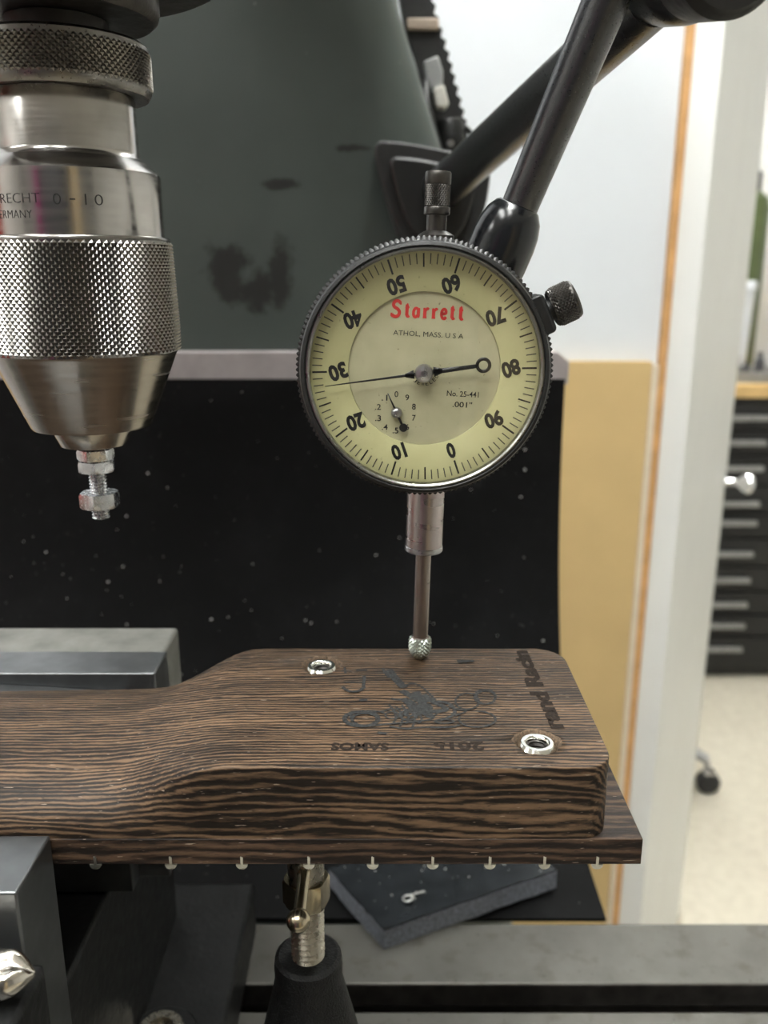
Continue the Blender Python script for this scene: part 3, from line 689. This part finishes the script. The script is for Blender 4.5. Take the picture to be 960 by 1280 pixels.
x = -8.35
for g, adv in ((LS, 2.15), (Lt, 1.28), (La, 1.72), (Lr, 1.42), (Lr, 1.42), (Le, 1.50), (Lt, 1.38), (Lt, 1.2)):
    let(x * 1.0, [(wd * 1.18, [(px * 1.12, pz) for px, pz in P]) for wd, P in g]); x += adv * 1.36
b.build('red_lettering', 'ink_red', cen, fix=False, **L)
b = B()
b.text('ATHOL, MASS. U S A', 1.25, 15.6, on_dial(.6, 7.75, HC + .05, rt), 0)
b.text('No. 25-441', 1.25, 7.2, on_dial(8.9, -5.2, HC + .05, rt), .008)
b.text('.001"', 1.3, 4.4, on_dial(8.9, -7.6, HC + .05, rt), .008)
for i, ch in enumerate('JEWELED'):
    a = math.radians(232 + i * 17); b.text(ch, .85, .62, on_dial(3.1 * math.cos(a), 3.1 * math.sin(a), HC + .05, a + PI / 2), .005)
CXs, CZs = -5.95, -9.75         # small revolution counter
for i, tx in enumerate(('0', '.1', '.2', '.3', '.4', '.5', '6', '7', '8', '9')):
    a = math.radians(92 + 36 * i); b.text(tx, 1.35, .85 if len(tx) == 1 else 1.35, on_dial(CXs + 4.15 * math.cos(a) - (.25 if len(tx) > 1 else 0), CZs + 4.15 * math.sin(a), HC + .05), .01)
b.build('small_lettering', 'ink_black', cen, fix=False, **L)
# counter hand
sh = B().ribbon([(-2.1, 4.4), (-.4, .9)], (.22, .40), on_dial(CXs, CZs, 14.75), 0)
sh.ribbon([(.2, -.4), (1.45, -2.9)], .5, on_dial(CXs, CZs, 14.75), 0)
sh = sh.build('counter_hand', 'hand_black', di, fix=False, **L); md = sh.modifiers.new('thick', 'SOLIDIFY'); md.thickness = .00018
B().lathe([(0, 14.6), (.95, 14.6), (.95, 14.95), (0, 14.95)], (DX + CXs + 1.65, 0, DZ + CZs - 3.3), FW, 24).build('counterweight', 'hand_black', sh, **L)
B().lathe([(1.25, 13.9), (1.25, 14.7), (1.0, 15.2), (.5, 15.45), (0, 15.5)], (DX + CXs, 0, DZ + CZs), FW, 28).build('counter_hub', 'hub_steel', sh, **L)
# main hand: pointer to the left at about 27, ring-shaped tail to the right
ha = math.radians(9.0); fnh = on_dial(-.15, -.55, 15.65, ha)
hd = B().ribbon([(-22.2, 0), (-3, 0), (0, 0)], (.16, 1.05), fnh, 0)
hd.ribbon([(0, 0), (11.9, 0)], (1.25, .85), fnh, 0)
hd.ribbon([(-4.2, 0), (-2.2, 0)], (.75, 2.0), fnh, 0); hd.ribbon([(2.2, 0), (4.2, 0)], (2.2, 1.0), fnh, 0)
R0, R1, nn2 = 1.0, 1.75, 28
vi = [hd.v(fnh(13.3 + R0 * math.cos(2 * PI * i / nn2), R0 * math.sin(2 * PI * i / nn2))) for i in range(nn2)]
vo = [hd.v(fnh(13.3 + R1 * math.cos(2 * PI * i / nn2), R1 * math.sin(2 * PI * i / nn2))) for i in range(nn2)]
for i in range(nn2): hd.f([vo[i], vo[(i + 1) % nn2], vi[(i + 1) % nn2], vi[i]])
hd = hd.build('main_hand', 'hand_black', di, fix=False, **L); md = hd.modifiers.new('thick', 'SOLIDIFY'); md.thickness = .0002
B().lathe([(1.6, 13.9), (2.05, 15.5), (2.1, 16.1), (1.75, 16.7), (.75, 17.0), (.7, 16.8), (0, 16.8)], (DX - .15, 0, DZ - .55), FW, 36).build('hub', 'hub_steel', hd, **L)
P = [(25.6 * (1 - i / 12), 17.3 + 1.9 * (1 - (1 - i / 12) ** 2)) for i in range(13)]
Pi = [(max(0, r - .1), h - .7) for r, h in P[::-1]]
B().lathe(P + Pi, (DX, 0, DZ), FW, 96).build('crystal', 'crystal', di, smooth=60, **L)
# top cap of the plunger
B().lathe([(4.2, 104.4), (4.2, 106.2), (2.9, 107), (2.3, 107.2), (2.3, 110.9)], seg=40).build('cap_stem', 'dark_knob_steel', di, **L)
B().lathe([(2.3, 110.6), (2.9, 110.7), (3.0, 111.0), (3.0, 112.2), (2.85, 112.4)], seg=40).build('cap_band', 'dark_knob_steel', di, **L)
B().knurl((0, 0, 0), UP, 2.82, 2.82, 112.3, 117.3, 30, 6, .2).build('cap_knurling', 'dark_knob_steel', di, smooth=12, **L)
B().lathe([(2.85, 117.2), (3.0, 117.4), (3.0, 119.6), (2.8, 119.95), (0, 119.95)], seg=40).build('cap_top', 'dark_knob_steel', di, **L)
# bezel clamp with its knurled screw at the upper right
ca = math.radians(26.5); cd = Vector((math.cos(ca), 0, math.sin(ca))); ct = Vector((-math.sin(ca), 0, math.cos(ca))); cc = Vector((DX, -13.0, DZ))
b = B(); sec = lambda r, hw, y0, y1: [cc + cd * r + ct * hw + Vector((0, y0, 0)), cc + cd * r - ct * hw + Vector((0, y0, 0)), cc + cd * r - ct * hw + Vector((0, y1, 0)), cc + cd * r + ct * hw + Vector((0, y1, 0))]
b.loft([sec(26.6, 4.4, -3.0, 5), sec(29.6, 4.4, -3.0, 5), sec(30.2, 3.7, -2.4, 4.4)]).build('clamp_block', 'black_bezel', di, bevel=.4, **L)
pc = cc + Vector((0, 1.0, 0))
B().lathe([(2.6, 29.5), (2.6, 31.4), (3.8, 31.2)], pc, cd, 40).build('clamp_screw_shank', 'black_bezel', di, **L)
B().knurl(pc, cd, lambda t_: 4.25 - .5 * max(0, .25 - t_) / .25, None, 31.1, 36.1, 26, 6, .3).build('clamp_screw_knurling', 'dark_knob_steel', di, smooth=12, **L)
B().lathe([(4.25, 36.0), (4.3, 36.3), (4.0, 36.8), (0, 36.9)], pc, cd, 40).build('clamp_screw_end', 'dark_knob_steel', di, **L)

# ------------------------------------------------------------------ articulated holding arm
arm = thing('indicator_arm', 'black articulated holding arm with two tapered rods, gripping the dial from a column bracket', 'holding arm', (26, 452, 14))
S0, S1 = Vector((24.5, 212.5, -1.5)), Vector((31.2, 211.0, 15.2)); sd = (S1 - S0).normalized()
B().lathe([(0, -9), (5.2, -8.5), (6.6, -6), (7.3, -2), (7.6, 4), (7.6, 9), (7.3, 12.0), (6.5, 14.8), (5.2, 16.8), (4.6, 17.2), (0, 17.3)], S0, sd, 56).build('ball_socket', 'black_socket', arm, smooth=70)
B().lathe([(0, 0), (4.2, 0), (4.2, 14), (0, 14)], (DX + 9.3 + 12, 209, 0), (0.35, .15, -.3), 32).build('rear_lug', 'black_bezel', arm)
F0, F1 = Vector((30.3, 211.2, 12.0)), Vector((48.4, 198.0, 61.0))
F0_ = F0.lerp(F1, .045)
B().tube([F0, F0_, F1.lerp(F0, .03), F1], [4.2, 4.25, 4.9, 4.9], 40).build('front_rod', 'black_arm', arm, smooth=60)
JC = Vector((60, 196, 58.5)); jd = Vector((.10, -1, -.22)).normalized()
B().lathe([(0, -12), (9.0, -12), (10.3, -10.5), (10.6, -6), (10.6, 6), (9.8, 9.5), (7.5, 12), (0, 12.5)], JC + jd * -4, jd, 56).build('joint_knuckle', 'black_arm', arm, smooth=60)
B().tube([F1, JC + jd * 4], [5.2, 6.5], 24).build('joint_fork', 'black_arm', arm, smooth=60)
B().lathe([(9.4, 8), (10.2, 10), (10.2, 21), (9.4, 22)], JC, jd, 48).build('joint_knob', 'matte_black', arm)
B().lathe([(9.4, 21.9), (8.5, 23), (0, 23)], JC, jd, 40).build('joint_knob_cap', 'matte_black', arm)
B0 = Vector((28, 447, 38)); B1 = Vector((57.0, 205, 55.5))
B().tube([B0, B0.lerp(B1, .04), B1.lerp(B0, .06), B1], [9.6, 9.4, 6.2, 6.0], 36).build('rear_rod', 'black_arm', arm, smooth=60)
sh = [(-6.2, 60.8), (12, 59.6), (31, 56), (46, 54.3), (51.2, 52), (52, 44), (50.4, 31), (45, 16), (36, 5), (26, 0), (15, 6), (6, 19), (0, 36)]
def rounded(P, it=2):
    for _ in range(it):
        Q_ = []
        for i in range(len(P)):
            a, b_ = P[i], P[(i + 1) % len(P)]
            Q_ += [(a[0] * .82 + b_[0] * .18, a[1] * .82 + b_[1] * .18), (a[0] * .18 + b_[0] * .82, a[1] * .18 + b_[1] * .82)]
        P = Q_
    return P
br = B().prism(rounded(sh), 452, 475.4, 'y').build('bracket', 'matte_black', arm, bevel=1.2)
shc = (24, 33)
B().prism(rounded([(shc[0] + (x - shc[0]) * .74, shc[1] + (y - shc[1]) * .72) for x, y in sh], 2), 447, 452.4, 'y').build('bracket_boss', 'black_bezel', br, bevel=1.5)

# ------------------------------------------------------------------ cables and toothed strip beside the column
b = B(); P = [(24, 548, 158), (28, 548, 140), (34.5, 548, 122), (40, 548, 104), (45.5, 548, 86), (49, 548, 72)]
Qc = catmull([Vector(p) for p in P], 6); A = []; Cc = []
for i, p in enumerate(Qc):
    d = (Qc[min(i + 1, len(Qc) - 1)] - Qc[max(i - 1, 0)]).normalized(); nv = Vector((-d.z, 0, d.x)); nv = nv if nv.x > 0 else -nv
    A.append(p - nv * 17); Cc.append(p + nv * (2.2 if i % 2 else 0))
b.loft([[a, c_, c_ + Vector((0, 14, 0)), a + Vector((0, 14, 0))] for a, c_ in zip(A, Cc)])
ts = thing('toothed_strip', 'black toothed strip hanging down the right edge of the machine column', 'toothed strip', (45, 550, 70))
b.build('strip', 'matte_black', ts, smooth=20)
B().box(13, 31, 545, 564, 131, 137).build('tan_band', 'tan_band', ts, bevel=1)
cn = thing('cable_connector', 'grey and white electrical connector clipped beside the column above the black cable', 'connector', (27, 530, 88))
B().prism([(22, 112), (30, 115), (33, 107), (33, 100), (24, 97)], 532, 543, 'y').build('clip', 'connector_grey', cn, bevel=1)
B().prism([(27.5, 98), (33.5, 100), (36.5, 90), (34, 87.5), (29, 88.5)], 530, 541, 'y').build('plug', 'connector_white', cn, bevel=1)
cb = [(24, 536, 104), (23.5, 526, 92), (26, 522, 80), (30, 521, 66), (36, 522, 52), (42, 524, 38)]
o = B().tube(catmull([Vector(p) for p in cb], 5), 2.3, 12).build('power_cable', 'cable_black', None, smooth=60); tag(o, 'thick black cable running down the right edge of the column', 'cable')
cb = [(40, 548, 84), (49, 548, 79), (54.5, 548, 70), (55.5, 548, 58), (53, 548, 46), (46, 548, 36)]
o = B().tube(catmull([Vector(p) for p in cb], 5), 1.5, 12).build('power_cable', 'cable_black', None, smooth=60); tag(o, 'thin looped black cable behind the arm bracket', 'cable')
gb = thing('switch_box', 'small dark rounded switch box under the toothed strip', 'switch box', (42, 540, 36))
B().lathe([(0, -22), (8, -22), (9.5, -20), (10, -10), (9.5, 12), (8, 18), (5, 21), (0, 22)], (40, 546, 62), (.18, 0, -1), 32).build('housing', 'dark_cast', gb)
B().lathe([(0, 0), (2.2, 0), (2.0, 1.2), (0, 1.4)], (38, 536.3, 70), (0, -1, 0), 16).build('screw', 'hub_steel', gb)

# ------------------------------------------------------------------ milling vise holding the neck
vs = thing('milling_vise', 'dark cast-iron milling vise with ground steel jaws clamping the neck from both sides', 'vise', (-150, 180, -270))
B().box(-228, -82, 40, 290, -269.9, -178).build('bed', 'dark_cast', vs, bevel=1.2)
B().box(-250, -54, 70, 318 - 10, -269.9, -246).build('base_flange', 'dark_cast', vs, bevel=1.5)
B().box(-228, -66, 66, 139.8, -177.9, -130).build('movable_jaw', 'dark_cast', vs, bevel=1.2)
B().box(-236, -70, 140, 157.6, -177.8, -114.2).build('jaw_plate', 'ground_steel', vs, bevel=.5)
B().box(-236, -67, 240.2, 263, -165, -112).build('fixed_jaw', 'cast_jaw', vs, bevel=1.2)
B().box(-226, -84, 240.2, 290, -177.9, -165.2).build('fixed_jaw_foot', 'dark_cast', vs, bevel=1.2)  # lower jaw in dark bed colour, painting the shade beneath the neck
B().box(-236, -65, 225, 240, -177.8, -110).build('jaw_plate', 'blued_steel', vs, bevel=.5)
sp = B().loft([[(x, 217.2, -177), (x, 224.8, -177), (x, 224.8, zt), (x, 217.2, zt - .6)] for x, zt in ((-74, -115.2), (-130, -111.8), (-200, -111.5))]).build('parallel_bar', 'ground_steel', None, bevel=.4)
tag(sp, 'thin steel parallel bar wedged between the neck and the rear vise jaw', 'parallel bar')
# flange bolt with washer
fbt = thing('clamp_bolt', 'socket-head clamp bolt with round washer on the vise flange at the bottom edge', 'bolt', (-73.5, 230, -246))
B().lathe([(6, -245.9), (12, -245.9), (12, -243.4), (11.4, -242.9), (6, -242.9)], (-73.5, 230, 0), seg=40).build('washer', 'dark_cast', fbt)
B().lathe([(0, -242.8), (7.5, -242.8), (7.5, -240.5), (6.9, -239.8), (4.2, -239.8), (4.0, -240.4), (4.0, -242), (0, -242)], (-73.5, 230, 0), seg=36).build('head', 'jack_screw', fbt)
# twist drill lying on the movable jaw
b = B(); secs = []; RD = 4.3
for i in range(60):
    x = -64.2 - i * 1.5; a0 = i * .19 + 1.2; sc_ = (.18, .55, .85)[i] if i < 3 else 1; P = []
    for k_ in range(24):
        a = 2 * PI * k_ / 24; r = RD * (1 - .52 * max(0, math.cos(2 * (a - a0))) ** 1.3) * sc_
        P.append((x - i * .0, 131.0 + r * math.cos(a), -124.6 + r * math.sin(a)))
    secs.append(P)
o = b.loft(secs).build('twist_drill', 'drill_steel', None, smooth=50); tag(centred(o), 'shiny twist drill tip lying in front of the lower left vise jaw', 'drill bit')

# ------------------------------------------------------------------ screw jack under the neck
jk = thing('screw_jack', 'small black cast-iron screw jack propping the fretboard, with a ball-ended bar', 'screw jack', (-19.6, 186, -270))
jc = (-19.6, 186, 0)
B().lathe([(4.3, -177), (4.3, -170.4), (7.6, -170.2), (8.6, -171), (8.9, -173.5), (8.7, -177), (10.2, -184), (13, -196), (17, -215), (22, -240), (27, -256), (28, -262), (28, -270), (0, -270)], jc, seg=64).build('base', 'jack_iron', jk)
B().lathe(thread(4.35, -176.5, -154, 1.7, .75), jc, seg=40).build('screw', 'jack_screw', jk, smooth=60)
hexnut(jc[0], jc[1], -154.2, -146.8, 6.0, .2, 1.0).build('hex_collar', 'brass_steel', jk, smooth=25)
B().lathe([(0, -146.9), (4.6, -146.9), (4.6, -125.5), (4.2, -124), (0, -123.6)], jc, seg=36).build('head', 'jack_screw', jk)
b = B(); b.tube([(-19.4, 166, -142), (-19.6, 206, -142)], 1.5, 20)
tb = b.build('tommy_bar', 'brass_steel', jk)
for y in (165, 207):
    B().lathe([(2.75 * math.sin(PI * i / 12), -2.75 * math.cos(PI * i / 12)) for i in range(13)], (-19.4, y, -142), (0, 1, 0), 24).build('ball_end', 'brass_steel', tb, smooth=80)

# ------------------------------------------------------------------ offcut plate with sawn edges, curl of swarf
c0p, e1, e2 = Vector((0, 297)), Vector((78, 37.0)), Vector((-25, 38))
pp = [c0p, c0p + e1, c0p + e1 + e2, c0p + e2]
rnd = random.Random(5); edge = []
for i in range(4):
    a, b_ = pp[i], pp[(i + 1) % 4]
    for k_ in range(14):
        p = a.lerp(b_, k_ / 14); j = 0 if k_ == 0 else rnd.uniform(-.35, .35); n_ = (b_ - a).normalized(); edge.append((p.x - n_.y * j, p.y + n_.x * j))
pl = thing('offcut_plate', 'dark plate offcut with rough grey sawn edges lying on the table rear edge', 'plate', (20, 320, -269.8))
b = B(); mid = [(20 + (x - 20) * .992, 335 + (y - 335) * .992) for x, y in edge]
b.loft([[(x, y, -269.8) for x, y in edge], [(x, y, -260.6) for x, y in edge]], caps=False)
b.build('sawn_edge', 'plate_edge', pl, smooth=20)
B().prism(mid, -269.5, -260.1, 'z').build('slab', 'plate_top', pl, smooth=30)
cur = [(10.5 + 3.0 * math.cos(a) * (1 - .03 * i), 313.5 + 2.9 * math.sin(a) * (1 - .03 * i), -259.4 + .10 * i) for i, a in enumerate([.3 + k_ * .42 for k_ in range(17)])] + [(13.6, 316.6, -258.6), (17.5, 319, -259.4)]
o = B().tube(cur, .45, 8).build('swarf_curl', 'swarf', None, smooth=60); tag(centred(o), 'small white curl of swarf lying on the dark plate', 'swarf curl')
def on_plate(r_):
    p = c0p + e1 * r_.uniform(.05, .95) + e2 * r_.uniform(.05, .95); return (p.x, p.y, -259.95), (0, 0, 1)
o = flakes(60, 8, on_plate, .2, .8).build('metal_chips', 'swarf', None, smooth=0); o['kind'] = 'stuff'; tag(o, 'fine pale chips sprinkled on the dark plate offcut', 'metal chips')

# ------------------------------------------------------------------ far side of the shop: tool chest and what stands on it
tcx = thing('tool_chest', 'black tool chest with many drawers and wooden top across the room', 'tool chest', (1150, 2780, FZ))
B().box(780, 1560, 2575, 3040, -1262, -362).build('carcass', 'chest_black', tcx, bevel=3)
B().box(770, 1570, 2550, 3050, -361.5, -322).build('worktop', 'counter_wood', tcx, bevel=3)
zs = [-420.8, -495.6, -574, -684, -745, -845, -930, -1012, -1083, -1163]
ed = [-375] + [(a + b_) / 2 for a, b_ in zip(zs[:-1], zs[1:])] + [-1225]
for z, a, b_ in zip(zs, ed[:-1], ed[1:]):
    d = B().box(795, 1545, 2562, 2574.5, b_ + 5, a - 5).build('drawer', 'chest_black', tcx, bevel=2)
    B().box(830, 1140, 2542, 2561.5, z - 8, z + 8).build('handle', 'handle_grey', d, bevel=3)
tr = thing('parts_tray', 'grey metal tray of dark parts on the wooden chest top', 'tray', (1150, 2660, -321))
B().box(900, 1400, 2580, 2740, -321.5, -316).build('bottom', 'tray_grey', tr)
B().box(900, 1400, 2580, 2586, -315.8, -288).build('side', 'tray_grey', tr, bevel=1)
B().box(900, 1400, 2734, 2740, -315.8, -288).build('side', 'tray_grey', tr, bevel=1)
rnd = random.Random(2)
for q in range(4):
    x = 1010 + q * 40; h = (60, 95, 50, 80)[q]; r = rnd.uniform(14, 18)
    o = B().lathe([(0, 0), (r, 0), (r, h * .7), (r * .55, h * .78), (r * .55, h), (0, h)], (x, 2640, -315.7), seg=20).build('tool_holder', 'cab_dark', None)
    tag(centred(o), 'dark tool holder in the grey tray on the chest, ' + ('nearest the door edge', 'tallest of the four', 'shortest of the four', 'farthest from the door')[q], 'tool holder', 'tool holders in the grey tray')
wt = thing('white_tub', 'white tub with lid standing on the tool chest behind the tray', 'tub', (1090, 2790, -321))
B().lathe([(0, -321.5), (62, -321.5), (70, -60), (0, -60)], (1098, 2830, 0), seg=40).build('tub', 'tub_white', wt, bevel=2)
B().lathe([(0, -59.5), (74, -59.5), (74, -38), (70, -32), (0, -32)], (1098, 2830, 0), seg=40).build('lid', 'tub_white', wt)
gc = thing('green_cylinder', 'tall olive green cylinder with black cap behind the white tub', 'cylinder', (1190, 2960, -321))
B().lathe([(0, -321.5), (66, -321.5), (68, -315), (68, 190), (60, 225), (34, 246), (0, 246)], (1175, 2970, 0), seg=44).build('body', 'bottle_green', gc)
B().lathe([(0, 246.5), (36, 246.5), (36, 300), (30, 306), (0, 306)], (1175, 2970, 0), seg=32).build('cap', 'chest_black', gc)
# swivel caster of a stool standing behind the door
sl = thing('stool', 'stool on black swivel casters, one caster showing past the door on the floor', 'stool', (660, 2020, FZ))
B().lathe([(0, -800), (150, -800), (165, -785), (165, -765), (140, -750), (0, -748)], (640, 2060, 0), seg=40).build('seat', 'caster_black', sl)
B().lathe([(0, -1150), (28, -1150), (28, -1000), (18, -995), (18, -801), (0, -801)], (640, 2060, 0), seg=24).build('column', 'handle_grey', sl)
for q in range(5):
    a = math.radians(-38 + 72 * q); ex, ey = 640 + 215 * math.cos(a), 2060 + 215 * math.sin(a)
    b = B().tube([(640, 2060, -1130), (640 + 110 * math.cos(a), 2060 + 110 * math.sin(a), -1150), (ex, ey, -1180)], [22, 16, 12], 14); lg = b.build('leg', 'handle_grey', sl)
    B().lathe([(0, -1212), (7, -1212), (7, -1181), (0, -1181)], (ex, ey, 0), seg=14).build('stem', 'handle_grey', lg)
    w0 = Vector((ex + 6, ey, -1241)); ad = Vector((-math.sin(a + .6), math.cos(a + .6), 0))
    B().lathe([(0, -14), (24, -14), (29, -10), (29, 10), (24, 14), (0, 14)], w0, ad, 28).build('caster_wheel', 'caster_black', lg)
    B().prism(rounded([(w0.x - 14, w0.y - 12), (w0.x + 14, w0.y - 12), (w0.x + 14, w0.y + 12), (w0.x - 14, w0.y + 12)], 1), -1216, -1209, 'z').build('fork', 'knob_chrome', lg)
